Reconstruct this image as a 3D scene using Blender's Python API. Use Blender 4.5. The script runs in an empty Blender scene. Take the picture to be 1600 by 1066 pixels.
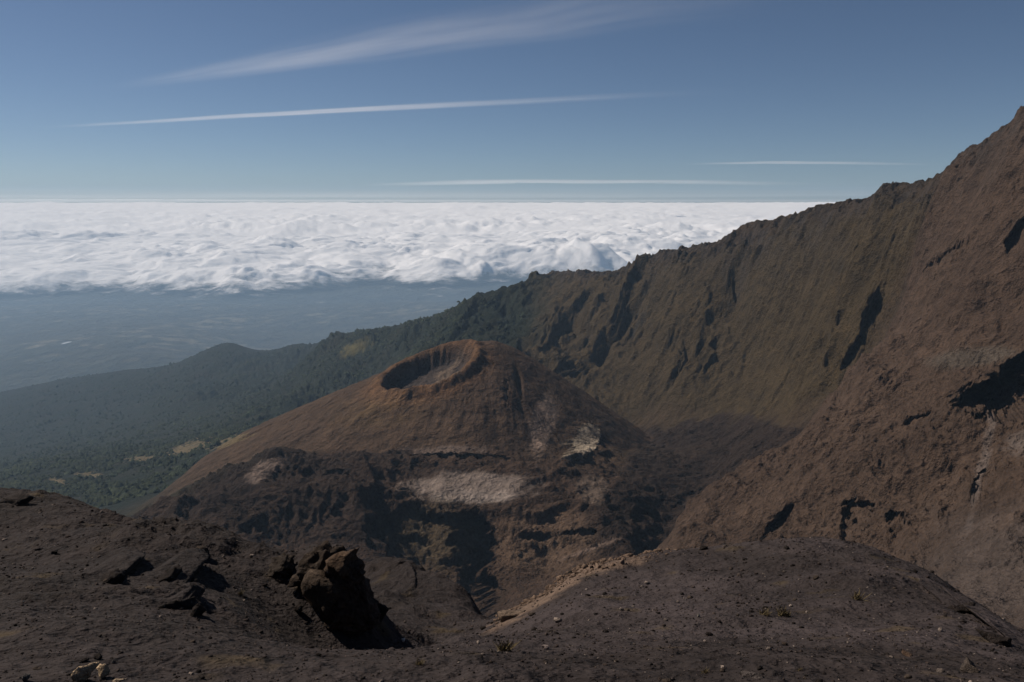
import bpy, math, random
import numpy as np
from mathutils import Vector

# ------------------------------------------------------------------ camera, world, sun, exposure
scene = bpy.context.scene
FPX, CX, CY, HORIZON = 1244.0, 800.0, 533.0, 318.0
PITCH = math.atan((CY - HORIZON) / FPX)
SP, CP = math.sin(PITCH), math.cos(PITCH)
cam_data = bpy.data.cameras.new("camera")
cam_data.sensor_width = 36.0
cam_data.lens = 36.0 * FPX / 1600.0
cam_data.clip_start = 0.2
cam_data.clip_end = 900000.0
cam = bpy.data.objects.new("camera", cam_data)
cam.rotation_euler = (math.pi / 2 - PITCH, 0, 0)
scene.collection.objects.link(cam)
scene.camera = cam

SUN_EL, SUN_AZ = math.radians(43), math.radians(-61)      # azimuth from +Y, negative = left
world = bpy.data.worlds.new("World")
scene.world = world
world.use_nodes = True
wn = world.node_tree.nodes
sky = wn.new("ShaderNodeTexSky")
sky.sky_type = 'NISHITA'
sky.sun_disc = False
sky.sun_elevation = SUN_EL
sky.sun_rotation = SUN_AZ
sky.altitude = 4200
sky.air_density = 1.0
sky.dust_density = 5.0
sky.ozone_density = 2.5
world.node_tree.links.new(sky.outputs[0], wn["Background"].inputs[0])
wn["Background"].inputs[1].default_value = 0.05

sun_data = bpy.data.lights.new("sun", 'SUN')
sun_data.energy = 5.0
sun_data.angle = math.radians(0.5)
sun_data.color = (1.0, 0.89, 0.77)
sun = bpy.data.objects.new("sun", sun_data)
sun_dir = Vector((math.sin(SUN_AZ) * math.cos(SUN_EL), math.cos(SUN_AZ) * math.cos(SUN_EL), math.sin(SUN_EL)))
sun.rotation_euler = (-sun_dir).to_track_quat('-Z', 'Y').to_euler()
scene.collection.objects.link(sun)

scene.view_settings.view_transform = 'Standard'
scene.view_settings.look = 'None'
scene.view_settings.gamma = 1
scene.view_settings.exposure = 0.12
scene.render.engine = 'CYCLES'
scene.cycles.volume_bounces = 1
scene.cycles.transparent_max_bounces = 24
scene.cycles.max_bounces = 6

rng = np.random.default_rng(7)
random.seed(7)

# ------------------------------------------------------------------ helpers
def W(px, py, Y):
    """world point seen at a photo pixel, at forward distance Y"""
    u, v = (px - CX) / FPX, (CY - py) / FPX
    k = Y / (CP + v * SP)
    return u * k, Y, (v * CP - SP) * k

def P(x, y, z):
    """photo pixel of world points (for placing features)"""
    d = y * CP - z * SP
    return CX + FPX * x / d, CY - FPX * (y * SP + z * CP) / d

def _hash(ix, iy, seed):
    h = (ix.astype(np.int64) * 374761393 + iy.astype(np.int64) * 668265263 + seed * 1442695041) & 0xFFFFFFFF
    h = ((h ^ (h >> 13)) * 1274126177) & 0xFFFFFFFF
    return (h ^ (h >> 16)) & 0xFFFF

def noise(x, y, seed=0):
    """gradient noise, about -1..1"""
    x = np.asarray(x, float); y = np.asarray(y, float)
    ix, iy = np.floor(x), np.floor(y)
    fx, fy = x - ix, y - iy
    ix = ix.astype(np.int64); iy = iy.astype(np.int64)
    sx = fx * fx * fx * (fx * (fx * 6 - 15) + 10); sy = fy * fy * fy * (fy * (fy * 6 - 15) + 10)
    def g(dx, dy):
        a = _hash(ix + dx, iy + dy, seed) * (2 * np.pi / 65536)
        return np.cos(a) * (fx - dx) + np.sin(a) * (fy - dy)
    n0 = g(0, 0) * (1 - sx) + g(1, 0) * sx
    n1 = g(0, 1) * (1 - sx) + g(1, 1) * sx
    return (n0 * (1 - sy) + n1 * sy) * 1.5

def fbm(x, y, octaves=5, seed=0, gain=0.5, lac=2.03):
    s, a, t = 0.0, 1.0, 0.0
    for o in range(octaves):
        s = s + a * noise(x, y, seed + o * 17); t += a
        x = x * lac + 13.7; y = y * lac - 7.1; a *= gain
    return s / t

def ridged(x, y, octaves=4, seed=0, gain=0.5):
    s, a, t = 0.0, 1.0, 0.0
    for o in range(octaves):
        s = s + a * (1 - 2 * np.abs(noise(x, y, seed + o * 31))); t += a
        x = x * 2.05 + 5.2; y = y * 2.05 + 3.3; a *= gain
    return s / t

def sstep(a, b, x):
    t = np.clip((x - a) / (b - a), 0, 1)
    return t * t * (3 - 2 * t)

class TPS:
    """smooth surface through control points, over (x/y, log y), interpolating z/y"""
    KA, KB = 2.2, 1.0
    def __init__(self, pts, lam=1e-4):
        pts = np.array(pts, float)
        self.c = np.stack([pts[:, 0] / pts[:, 1] * self.KA, np.log(pts[:, 1]) * self.KB], 1)
        r = pts[:, 2] / pts[:, 1]
        n = len(pts)
        d2 = ((self.c[:, None] - self.c[None]) ** 2).sum(2)
        K = 0.5 * d2 * np.log(d2 + 1e-12) + lam * np.eye(n)
        Pm = np.concatenate([np.ones((n, 1)), self.c], 1)
        A = np.block([[K, Pm], [Pm.T, np.zeros((3, 3))]])
        s = np.linalg.solve(A, np.concatenate([r, np.zeros(3)]))
        self.w, self.p = s[:n], s[n:]
    def __call__(self, x, y):
        a = (x / y * self.KA).ravel(); b = (np.log(y) * self.KB).ravel()
        out = self.p[0] + self.p[1] * a + self.p[2] * b
        for (ca, cb), w in zip(self.c, self.w):
            d2 = (a - ca) ** 2 + (b - cb) ** 2 + 1e-12
            out += (0.5 * w) * d2 * np.log(d2)
        return out.reshape(np.shape(x)) * y

def cubic_weights(fine, coarse):
    n = len(coarse); M = np.zeros((len(fine), n))
    i = np.clip(np.searchsorted(coarse, fine) - 1, 0, n - 2); t = (fine - coarse[i]) / (coarse[i + 1] - coarse[i])
    for k_, w in ((-1, -.5 * t + t * t - .5 * t ** 3), (0, 1 - 2.5 * t * t + 1.5 * t ** 3), (1, .5 * t + 2 * t * t - 1.5 * t ** 3), (2, -.5 * t * t + .5 * t ** 3)):
        np.add.at(M, (np.arange(len(fine)), np.clip(i + k_, 0, n - 1)), w)
    return M
def tps_grid(tps, a, ys, na, ny):
    ca = np.linspace(a[0], a[-1], na); cl = np.linspace(np.log(ys[0]), np.log(ys[-1]), ny)
    cy = np.exp(cl)
    r_ = tps(ca[None] * cy[:, None], np.repeat(cy[:, None], na, 1)) / cy[:, None]
    return (cubic_weights(np.log(ys), cl) @ r_ @ cubic_weights(a, ca).T) * ys[:, None]

def mesh_from(name, verts, faces, mat=None, attrs=None, smooth=True):
    me = bpy.data.meshes.new(name)
    verts = np.ascontiguousarray(verts, np.float32); faces = np.ascontiguousarray(faces, np.int32)
    k = faces.shape[1]
    me.vertices.add(len(verts)); me.vertices.foreach_set("co", verts.ravel())
    me.loops.add(faces.size); me.loops.foreach_set("vertex_index", faces.ravel())
    me.polygons.add(len(faces))
    me.polygons.foreach_set("loop_start", np.arange(0, faces.size, k, dtype=np.int32))
    me.polygons.foreach_set("loop_total", np.full(len(faces), k, np.int32))
    me.update(calc_edges=True)
    if smooth:
        me.polygons.foreach_set("use_smooth", np.ones(len(faces), bool))
    for an, av in (attrs or {}).items():
        av = np.asarray(av, np.float32)
        if av.ndim == 2:
            at = me.attributes.new(an, 'FLOAT_COLOR', 'POINT')
            at.data.foreach_set("color", np.concatenate([av, np.ones((len(av), 1), np.float32)], 1).ravel())
        else:
            at = me.attributes.new(an, 'FLOAT', 'POINT'); at.data.foreach_set("value", av)
    if mat: me.materials.append(mat)
    return me

def link(name, me, loc=(0, 0, 0), rot=(0, 0, 0), sc=(1, 1, 1), parent=None, label=None, cat=None, group=None, kind=None):
    o = bpy.data.objects.new(name, me)
    scene.collection.objects.link(o)
    o.location, o.rotation_euler, o.scale = loc, rot, sc
    if parent: o.parent = parent
    for k, v in (("label", label), ("category", cat), ("group", group), ("kind", kind)):
        if v: o[k] = v
    return o

def grid_faces(nr, nc):
    i = np.arange(nr - 1)[:, None] * nc + np.arange(nc - 1)[None]
    return np.stack([i, i + 1, i + nc + 1, i + nc], 2)

# ------------------------------------------------------------------ materials
def new_mat(name):
    m = bpy.data.materials.new(name); m.use_nodes = True
    nt = m.node_tree; nt.nodes.clear()
    return m, nt, nt.nodes, nt.links

def terrain_mat(name, scales, bump_dist, bump_strength=1.0, speck=None, rough=0.95, base=None):
    """colour attribute 'col' x noise, bump from noises at metre scales"""
    m, nt, N, L = new_mat(name)
    out = N.new("ShaderNodeOutputMaterial"); bs = N.new("ShaderNodeBsdfPrincipled")
    bs.inputs["Roughness"].default_value = rough
    bs.inputs["Specular IOR Level"].default_value = 0.08
    L.new(bs.outputs[0], out.inputs[0])
    geo = N.new("ShaderNodeNewGeometry")
    if base is None:
        at = N.new("ShaderNodeAttribute"); at.attribute_name = "col"; csrc = at.outputs["Color"]
    else:
        rgb = N.new("ShaderNodeRGB"); rgb.outputs[0].default_value = (*base, 1); csrc = rgb.outputs[0]
    col = csrc
    height = None
    for i, (sc, amt) in enumerate(scales):
        t = N.new("ShaderNodeTexNoise"); t.inputs["Scale"].default_value = 1.0 / sc
        t.inputs["Detail"].default_value = 6; t.inputs["Roughness"].default_value = 0.62
        L.new(geo.outputs["Position"], t.inputs["Vector"])
        mr = N.new("ShaderNodeMapRange"); mr.inputs[1].default_value = 0.3; mr.inputs[2].default_value = 0.7
        mr.inputs[3].default_value = 1 - amt; mr.inputs[4].default_value = 1 + amt
        L.new(t.outputs[0], mr.inputs[0])
        mx = N.new("ShaderNodeVectorMath"); mx.operation = 'SCALE'
        L.new(col, mx.inputs[0]); L.new(mr.outputs[0], mx.inputs["Scale"])
        col = mx.outputs[0]
        mu = N.new("ShaderNodeMath"); mu.operation = 'MULTIPLY'; mu.inputs[1].default_value = sc
        L.new(t.outputs[0], mu.inputs[0])
        if height is None: height = mu.outputs[0]
        else:
            ad = N.new("ShaderNodeMath"); L.new(height, ad.inputs[0]); L.new(mu.outputs[0], ad.inputs[1]); height = ad.outputs[0]
    if speck:
        sc, thr, colr = speck
        v = N.new("ShaderNodeTexVoronoi"); v.inputs["Scale"].default_value = 1 / sc
        L.new(geo.outputs["Position"], v.inputs["Vector"])
        mr = N.new("ShaderNodeMapRange"); mr.inputs[1].default_value = thr; mr.inputs[2].default_value = thr * 0.5
        L.new(v.outputs["Distance"], mr.inputs[0])
        mx = N.new("ShaderNodeMixRGB"); L.new(mr.outputs[0], mx.inputs[0]); L.new(col, mx.inputs[1]); mx.inputs[2].default_value = (*colr, 1)
        col = mx.outputs[0]
    L.new(col, bs.inputs["Base Color"])
    bp = N.new("ShaderNodeBump"); bp.inputs["Strength"].default_value = bump_strength; bp.inputs["Distance"].default_value = bump_dist
    L.new(height, bp.inputs["Height"]); L.new(bp.outputs[0], bs.inputs["Normal"])
    return m

M_TERR = terrain_mat("volcanic_terrain", [(60, .22), (14, .25), (3.5, .2)], 0.55)
M_FAR = terrain_mat("far_land", [(900, .3), (160, .3), (25, .3)], 0.5)
M_ASH = terrain_mat("foreground_ash", [(4.0, .22), (0.7, .22), (0.12, .28)], 0.38)
M_FOREST = terrain_mat("forest_canopy", [(160, .35), (20, .4)], 0.2)
M_ROCK = terrain_mat("basalt_rock", [(0.6, .35), (0.12, .35), (0.03, .25)], 0.6)

# ------------------------------------------------------------------ terrain control points (pixel, distance)
ridge = [(1900, 20, 820), (1740, 90, 900), (1600, 196, 1000), (1540, 240, 1100), (1510, 250, 1150), (1480, 256, 1200), (1420, 285, 1330), (1372, 304, 1425), (1356, 327, 1450), (1290, 338, 1600), (1200, 370, 1800),
         (1110, 393, 2000), (1030, 402, 2250), (960, 431, 2500), (900, 429, 2700), (860, 431, 2850), (800, 450, 3050),
         (740, 466, 3200), (700, 490, 3350), (600, 513, 4100), (550, 523, 4900), (515, 533, 5700)]
ridge_l = [(480, 541, 4200), (430, 548, 4250), (395, 548, 4300), (360, 536, 4350), (335, 541, 4400), (290, 563, 4500), (200, 578, 4700), (100, 594, 4850), (0, 616, 4900), (-150, 650, 4900)]
face = [
 (1600, 960, 370), (1600, 800, 490), (1600, 700, 580), (1600, 600, 680), (1600, 450, 810), (1600, 330, 900), (1750, 300, 780), (1800, 600, 560), (1800, 900, 330),
 (1500, 400, 980), (1500, 500, 850), (1400, 400, 1220), (1300, 430, 1440), (1250, 480, 1530),
 (1340, 580, 980), (1240, 690, 900), (1190, 722, 880), (1120, 768, 870), (1070, 803, 865), (1040, 850, 860), (1400, 510, 1060),
 (1330, 540, 1230), (1260, 620, 1260), (1220, 660, 1270), (1180, 690, 1290), (1150, 712, 1250), (1060, 780, 1130),
 (1100, 683, 1490), (1000, 666, 1740), (940, 622, 1900), (880, 585, 2080), (830, 550, 2320), (780, 525, 2600), (740, 520, 2750),
 (1100, 540, 1780), (1000, 540, 2000), (900, 500, 2340), (830, 490, 2700), (1200, 560, 1550), (1150, 470, 1820), (1000, 465, 2190), (1200, 450, 1690), (1050, 600, 1750), (940, 550, 2120),
 (1450, 600, 800), (1450, 700, 680), (1450, 800, 590), (1300, 700, 790), (1300, 800, 690), (1200, 800, 760), (1150, 850, 740), (1300, 860, 630), (1450, 880, 510),
 (1200, 960, 480), (1400, 960, 420), (1050, 940, 620), (950, 980, 650),
 (960, 700, 1450), (1060, 725, 1350), (1120, 742, 1240), (900, 690, 1400), (960, 760, 1170), (1010, 800, 1070), (1030, 870, 960),
 (900, 890, 930), (810, 930, 900), (768, 968, 870), (700, 905, 960), (740, 905, 1000), (660, 885, 1000), (850, 880, 985), (930, 850, 985),
 (860, 785, 1075), (920, 780, 1085), (800, 795, 1060), (740, 797, 1075), (690, 795, 1075), (640, 790, 1080), (785, 850, 1020), (600, 830, 1020), (1000, 870, 900), (730, 750, 1140), (640, 742, 1170), (700, 708, 1240), (820, 735, 1170), (900, 745, 1160),
 (560, 765, 1070), (500, 745, 1130), (430, 722, 1160), (400, 785, 1030), (300, 800, 1010), (500, 850, 940), (400, 850, 920), (600, 880, 930), (250, 832, 930),
 (150, 790, 2000), (0, 790, 2000), (300, 740, 2050), (100, 720, 2500), (250, 690, 2650), (380, 690, 2250), (400, 640, 2800), (450, 605, 3050),
 (300, 620, 3500), (150, 650, 3700), (500, 562, 3700), (0, 680, 3600), (-150, 740, 3000), (-100, 800, 1500),
 (600, 1000, 700), (300, 1000, 600), (0, 1000, 700), (600, 550, 3700), (660, 530, 3400)]
far = [(0, 606, 10500), (0, 550, 15000), (0, 480, 27000), (300, 520, 18500), (300, 475, 27000), (600, 490, 23500), (800, 470, 27500), (200, 560, 12500),
       (1100, 470, 27500), (1500, 470, 27500), (-300, 480, 27000), (-300, 600, 11000), (800, 520, 15000), (1300, 520, 14000), (1700, 500, 16000), (400, 526, 9300), (440, 521, 9300), (490, 518, 9300), (530, 521, 9300), (580, 532, 9300)]
far = [(px, py, 10300 + (Yv - 10500) * .69) for (px, py, Yv) in far if Yv > 10000]
def stretch(p): return (p[0], p[1], p[2] if (p[2] < 2000 or p[0] > 520) else 2000 + (p[2] - 2000) * 2.1)
face = [stretch(p) for p in face]; ridge_l = [stretch(p) for p in ridge_l]
pts = [W(*p) for p in ridge_l + face + far]
def densify(line, step):
    out = []
    for (a, b) in zip(line[:-1], line[1:]):
        k_ = max(1, int(round(abs(a[0] - b[0]) / step)))
        for q in range(k_):
            t = q / k_
            out.append((a[0] + (b[0] - a[0]) * t, a[1] + (b[1] - a[1]) * t, math.exp(math.log(a[2]) + (math.log(b[2]) - math.log(a[2])) * t)))
    return out + [line[-1]]
for (px, py, Y) in densify(ridge, 22):
    pts.append(W(px, py, Y))
for (px, py, Y) in densify(ridge, 45):
    pts.append(W(px, py + 40, Y * 1.16)); pts.append(W(px, py + 110, Y * 1.5))
for (px, py, Y) in ridge_l:
    pts.append(W(px, py + 22, Y * 1.18))
for a in (-0.9, -0.45, 0.0, 0.35, 0.7):
    for Y, t in ((150, -.78), (230, -.74 + .12 * a)):
        pts.append((a * Y, Y, t * Y))
# ground the cone stands on
for (x, y, z) in ((-50, 1560, -455), (-200, 1450, -440), (-350, 1450, -470), (-520, 1500, -540), (-150, 1750, -500), (-350, 1750, -540), (50, 1800, -480), (-600, 1700, -620), (-650, 1350, -540), (-800, 1200, -560)):
    pts.append((x, y, z))
BASE = TPS(pts, 4e-5)

def cols(n_in, amax, aout, n_out):
    inner = np.linspace(-amax, amax, n_in)
    o = amax + (aout - amax) * (np.linspace(0, 1, n_out + 1)[1:] ** 1.6)
    return np.concatenate([-o[::-1], inner, o])

spine = np.array([W(*p) for p in ridge])
def spine_coords(x, y):
    best = np.full(x.shape, 1e18); s_out = np.zeros_like(x); zr = np.zeros_like(x); acc = 0.0
    for k in range(len(spine) - 1):
        a, b = spine[k], spine[k + 1]
        d = b[:2] - a[:2]; l = np.hypot(*d)
        t = np.clip(((x - a[0]) * d[0] + (y - a[1]) * d[1]) / (l * l), 0, 1)
        dist = (x - a[0] - t * d[0]) ** 2 + (y - a[1] - t * d[1]) ** 2
        m = dist < best
        best = np.where(m, dist, best); s_out = np.where(m, acc + t * l, s_out); zr = np.where(m, a[2] + t * (b[2] - a[2]), zr)
        acc += l
    return s_out, np.sqrt(best), zr

APEX = W(768, 535, 1560)
CRAT = W(667, 574, 1492)
def cone_height(x, y):
    dx, dy = x - APEX[0], y - APEX[1]
    d = np.hypot(dx, dy) + 1e-6
    c = dx / d
    f = -dy / d
    r = sstep(-0.2, 1.0, c)
    k = 0.465 + 0.26 * r + 0.05 * np.clip(f, 0, 1)
    c0 = 90 - 45 * r - 15 * np.clip(f, 0, 1)
    z = APEX[2] - k * (np.sqrt(d * d + c0 * c0) - c0)
    ang = np.arctan2(dy, dx)
    z += (2.6 * noise(ang * 9, d / 130, 41) + 2.4 * ridged(ang * 13, d / 240, 3, 44, .6)) * sstep(70, 240, d) + 1.6 * noise(x / 26, y / 26, 42) + .7 * noise(x / 9, y / 9, 43)
    # crater
    ux, uy = x - CRAT[0], y - CRAT[1]
    an = np.arctan2(uy, ux)
    rr = np.hypot(ux, uy * 1.0) / (86 * (1 + .05 * np.cos(2 * an + .6) + .05 * noise(np.cos(an) * 2.1 + 5, np.sin(an) * 2.1, 45) + .04 * noise(np.cos(an) * 7, np.sin(an) * 7, 46) + .02 * noise(np.cos(an) * 19, np.sin(an) * 19, 47)))
    z += 5 * np.exp(-((rr - 1.08) / 0.16) ** 2)
    bowl = 1 - sstep(0.45, 1.0, rr)
    z += 9 * np.exp(-((rr - 1.15) / .25) ** 2) * np.clip(np.sin(an) * .8 + .3, 0, 1)
    z += 10 * np.exp(-((rr - 1.07) / .14) ** 2) * np.clip(-.8 * np.sin(an) + .5 * np.cos(an) + .3, 0, 1)
    z -= (25 * (1 - sstep(0.76, 1.0, rr)) + 8 * bowl) + 2.5 * ridged(x / 16, y / 16, 3, 48, .6) * (1 - sstep(.8, 1.0, rr))
    return z, rr, d

# ------------------------------------------------------------------ main terrain
def relief(x, y, z0, near_fade=True):
    """adds geology to the smooth base and returns z plus masks"""
    s, dr, zr = spine_coords(x, y)
    below = zr - z0
    wall = sstep(0, 50, below) * (1 - sstep(310, 430, below)) * (1 - sstep(900, 1300, dr)) * sstep(1000, 1250, y)
    z = z0.copy()
    warp = 40 * noise(x / 160, y / 160, 3) + 22 * noise(x / 60, y / 60, 4)
    # gullies running down the far wall
    g = ridged((s + warp * 2.6 + .35 * dr) / 190, dr / 360, 5, 11, .62)
    deep = (58 + 34 * sstep(1800, 2500, y)) * (.35 + .65 * sstep(-.3, .3, fbm(s / 420, dr / 600, 3, 12)))
    z += wall * deep * (g - .25)
    g2 = ridged((s + warp * .6 + .5 * dr) / 42, dr / 190, 4, 15, .6)
    z += wall * 6 * (g2 - .2) * sstep(-.2, .4, fbm(x / 150, y / 150, 3, 16))
    crag = sstep(.0, .35, fbm(x / 130 + 4, y / 130, 4, 17)) * (1 - sstep(110, 320, below)) * sstep(-10, 20, below)
    z += crag * 24 * (ridged(x / 44, y / 44, 5, 18, .62) - .1)
    # general erosion relief
    amp = sstep(250, 700, y) * .6 + .4
    far_s = 1 - .6 * sstep(3200, 4200, y)
    colpx = CX + FPX * .972 * x / y
    yedge = np.interp(colpx, [980, 1040, 1240, 1340, 1400, 1480, 1600, 1800], [840, 868, 915, 1000, 1095, 1180, 1150, 1000]) * (1 + .035 * fbm(x / 70, y / 70, 3, 22))
    spur = (1 - sstep(.985, 1.035, y / yedge)) * sstep(960, 1050, colpx)
    cut = sstep(1.0, 1.06, y / yedge) * (1 - sstep(1.10, 1.42, y / yedge)) * sstep(960, 1050, colpx) * (1 - sstep(1400, 1520, colpx))
    z -= 34 * cut
    flow = ridged((x * .55 + y * .83) / 95 + 1.2 * noise(x / 90, y / 90, 8), (x * .83 - y * .55) / 170, 5, 21, .58)
    z += spur * 13.0 * amp * (flow - .1)
    hs = (z + 30 * fbm(x / 140, y / 140, 4, 23) + .15 * x) / 24
    z += spur * .45 * amp * 24 * (np.floor(hs) + sstep(.35, .6, hs - np.floor(hs)) - hs) * sstep(-.25, .2, fbm(x / 170, y / 170 + 7, 3, 24))
    rough = .35 + .9 * sstep(-.25, .3, fbm(x / 120, y / 120, 3, 33))
    z += far_s * amp * (8 * fbm(x / 110, y / 110, 4, 31, .5) + (.3 + spur + wall) * rough * (4.2 * ridged(x / 30, y / 30, 3, 37, .55) + 1.6 * ridged(x / 9, y / 9, 2, 39, .55) * (1 - sstep(1300, 1900, y)) + 1.8 * sstep(1300, 1900, y) * noise(x / 22, y / 22, 40)))
    # crags on the crest
    crest = np.exp(-(dr / (14 + y * .016)) ** 2) * (1 - sstep(2700, 3600, y))
    z += np.clip(y / 1900, .6, 1) * crest * (24 * (ridged(x / 38, y / 38, 5, 51, .64) - .3) + 15 * np.maximum(0, noise(s / 21, dr / 60, 57)) ** .6 * sstep(0.1, .3, noise(s / 21, dr / 60, 57)))
    return z, dict(s=s, dr=dr, below=below, wall=wall, spur=spur, crest=crest, gully=g + .5 * g2 - .2, flow=flow)

def near_px(px, py, cx, cy, rx, ry, ang=0.0, soft=.35, jit=None):
    c, s_ = math.cos(ang), math.sin(ang)
    dx, dy = px - cx, py - cy
    u, v = (dx * c + dy * s_) / rx, (-dx * s_ + dy * c) / ry
    r = np.sqrt(u * u + v * v)
    if jit is not None: r = r + jit
    return 1 - sstep(1 - soft, 1 + soft, r)

A = cols(900, .78, 1.5, 26)
Yr = np.concatenate([np.geomspace(150, 560, 110)[:-1], np.geomspace(560, 1700, 520)[:-1], np.geomspace(1700, 3200, 280)[:-1], np.geomspace(3200, 9700, 110)])
X = A[None, :] * Yr[:, None]
Y = np.repeat(Yr[:, None], len(A), 1)
Z0 = tps_grid(BASE, A, Yr, 420, 420)
Z, MK = relief(X, Y, Z0)

# terraces of lava and the eroded ledge in front of the cone
PX, PY = P(X, Y, Z)
floor_m = sstep(880, 960, Y) * (1 - sstep(1350, 1500, Y)) * (1 - sstep(150, 260, X)) * sstep(-620, -450, X)
tn = fbm(X / 150, Y / 110, 5, 61, .6)
shelf = near_px(PX, PY, 735, 764, 98, 27, 0, .3) * (Y > 1000) * (Y < 1240)
floor_m = floor_m * (1 - .88 * shelf)
led = 21.0
hh = (Z + 26 * tn) / led
stepz = (np.floor(hh) + sstep(.30, .62, hh - np.floor(hh)) - hh) * led
Z += floor_m * .5 * stepz + floor_m * 8 * (ridged(X / 48 + .5 * noise(X / 60, Y / 60, 64), Y / 30, 4, 65, .6) - .2)
# gullied dark flank left of the ledge
fl = sstep(900, 960, Y) * (1 - sstep(1200, 1300, Y)) * (1 - sstep(-200, -90, X)) * sstep(-640, -560, X)
gl = ridged((X * .8 + Y * .6) / 62 + .7 * noise(X / 90, Y / 90, 71), (Y * .8 - X * .6) / 260, 4, 73, .5)
Z += (1 - .8 * shelf) * fl * 20 * (gl - .2)

lv = sstep(60, 130, X) * (1 - sstep(1750, 1900, Y)) * (1 - MK['spur']) * sstep(900, 1000, Y) * (1 - sstep(12, 32, Z + 447 + .2 * (Y - 1490) - .3 * (X - 373) + 14 * fbm(X / 60, Y / 60, 3, 78)))
Z += lv * 12 * ridged(X / 70 + .6 * noise(X / 80, Y / 80, 77), Y / 28, 4, 79, .6)
ZC, RC, DC = cone_height(X, Y)
k = 6.0
hdiff = np.clip(.5 + .5 * (ZC - Z) / k, 0, 1)
cone_m = np.where(DC < 760, hdiff, 0.0)
ZN = np.where(DC < 760, Z * (1 - hdiff) + ZC * hdiff + k * hdiff * (1 - hdiff), Z)
cone_far = 1 - sstep(560, 760, DC)
Z = Z + (ZN - Z) * cone_far
cone_m = cone_m * cone_far
# gully notches on the cone's right shoulder, rough rubble patch
Z -= cone_m * 9 * np.exp(-((X - 8 - .10 * (1500 - Y)) / 5.0) ** 2) * np.exp(-((Y - 1448) / 34.0) ** 2)
PX, PY = P(X, Y, Z)
rub = cone_m * near_px(PX, PY, 750, 625, 70, 26)
Z += rub * 3.2 * ridged(X / 9, Y / 13, 3, 81, .6)

# hollows, caves and overhangs: the surface is pushed back into the slope
DX = np.zeros_like(X); DY = np.zeros_like(X); DZ = np.zeros_like(X)
jn = .36 * fbm(X / 34, (Y + Z) / 34, 4, 91, .6) + .10 * noise(X / 5, (Y + Z) / 5, 93)
hollows = [  # px, py, rx, ry, angle, Ymin, Ymax, depth (into the slope)
    (1566, 625, 68, 30, -.05, 420, 640, 95), (1592, 585, 34, 20, -.6, 420, 640, 60),
    (1362, 490, 11, 34, .42, 780, 1100, 38), (1336, 548, 7, 34, .62, 780, 1050, 28),
    (1338, 805, 22, 18, 0, 520, 760, 18), (1398, 815, 17, 11, .1, 480, 720, 15), (1324, 835, 9, 26, 0, 520, 760, 12),
    (1214, 820, 7, 36, .70, 600, 800, 24), (1440, 660, 26, 8, -.3, 480, 760, 8), (1590, 365, 9, 30, .6, 560, 720, 18),
    (738, 850, 30, 44, -.3, 900, 1120, 34), (690, 815, 44, 9, .1, 900, 1120, 12), (765, 940, 18, 36, -.2, 800, 1100, 40), (630, 775, 10, 8, 0, 950, 1150, 12), (720, 716, 70, 5, .03, 1150, 1330, 16), (834, 842, 24, 5, 0, 880, 1120, 14), (905, 835, 26, 5, -.1, 880, 1120, 10),
    (520, 745, 18, 9, -.3, 1000, 1200, 16), (585, 770, 14, 9, -.2, 1000, 1200, 16), (790, 612, 3.2, 18, 0, 1350, 1520, 10),
    (1530, 760, 8, 22, .5, 380, 560, 9), (1480, 400, 40, 4, -.55, 650, 900, 8),
]
wj1 = fbm(X / 16, (Y + Z) / 16, 4, 95, .65) * 1.6; wj2 = fbm(X / 16 + 9, (Y + Z) / 16, 4, 97, .65) * 1.6
for (cx, cy, rx, ry, an, y0, y1, dep) in hollows:
    m = near_px(PX + .5 * min(rx, ry) * wj1, PY + .5 * min(rx, ry) * wj2, cx, cy, rx, ry, an, .14, jn) * (Y > y0 * .9) * (Y < y1 * 1.45)
    halo = near_px(PX, PY, cx, cy, rx * 2.2 + 8, ry * 2.2 + 8, an, .7) * (Y > y0 * .9) * (Y < y1 * 1.45)
    DZ += halo * (1 - m) * 3.0 * ridged(X / 8, (Y + Z) / 8, 3, 96, .6)
    DX += m * dep * .45; DY += m * dep * .85; DZ -= m * dep * .12
# pale slab alcove on the cone's right foot
m = near_px(PX, PY, 903, 688, 24, 30, .5, .12, jn * .5) * (Y > 1200) * (Y < 1560)
DX += m * 16; DY += m * 14
X2, Y2, Z2 = X + DX, Y + DY, Z + DZ

# ---- base colours (what the ground itself is made of)
def lerp(c, tgt, m): return c + (np.array(tgt) - c) * m[..., None]
n1 = fbm(X / 150, Y / 150, 5, 101); n2 = fbm(X / 30, Y / 30, 4, 107); n3 = fbm(X / 8, Y / 8, 3, 113)
C = np.zeros(X.shape + (3,)) + np.array((.042, .0275, .020))
C = lerp(C, (.044, .031, .0158), np.clip((MK['wall'] + .7 * sstep(1150, 1300, Y) * (X > 0) * (1 - MK['spur'])) * (.85 + .5 * n1), 0, 1) * (1 - MK['spur']))                       # grassy olive wall
C = lerp(C, (.063, .042, .030), np.clip(MK['spur'] * (.75 + .8 * n1 + .3 * n2), 0, 1))             # dry pinkish spur
C = lerp(C, (.020, .018, .016), np.clip(MK['wall'] * sstep(.05, .45, .8 * n2 - .5 * MK['gully'] - .05 + .5 * n1) * (.55 + .45 * sstep(1900, 2500, Y)), 0, .85))    # bare rock and dark scrub
C = lerp(C, (.036, .030, .027), np.clip(MK['crest'] * (.5 + n2), 0, .7))
C = lerp(C, (.046, .029, .0195), np.clip(floor_m * (.8 + n1), 0, 1) * .8)                           # dark lava
C = lerp(C, (.021, .014, .011), np.clip(fl * (.8 + .9 * n1), 0, 1))
cn = np.clip(cone_m, 0, 1)
lava = lv
C = lerp(C, (.024, .0165, .013), np.clip(lava * (1 + .5 * n1), 0, 1))
C = lerp(C, (.050, .032, .022), cn)
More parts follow.
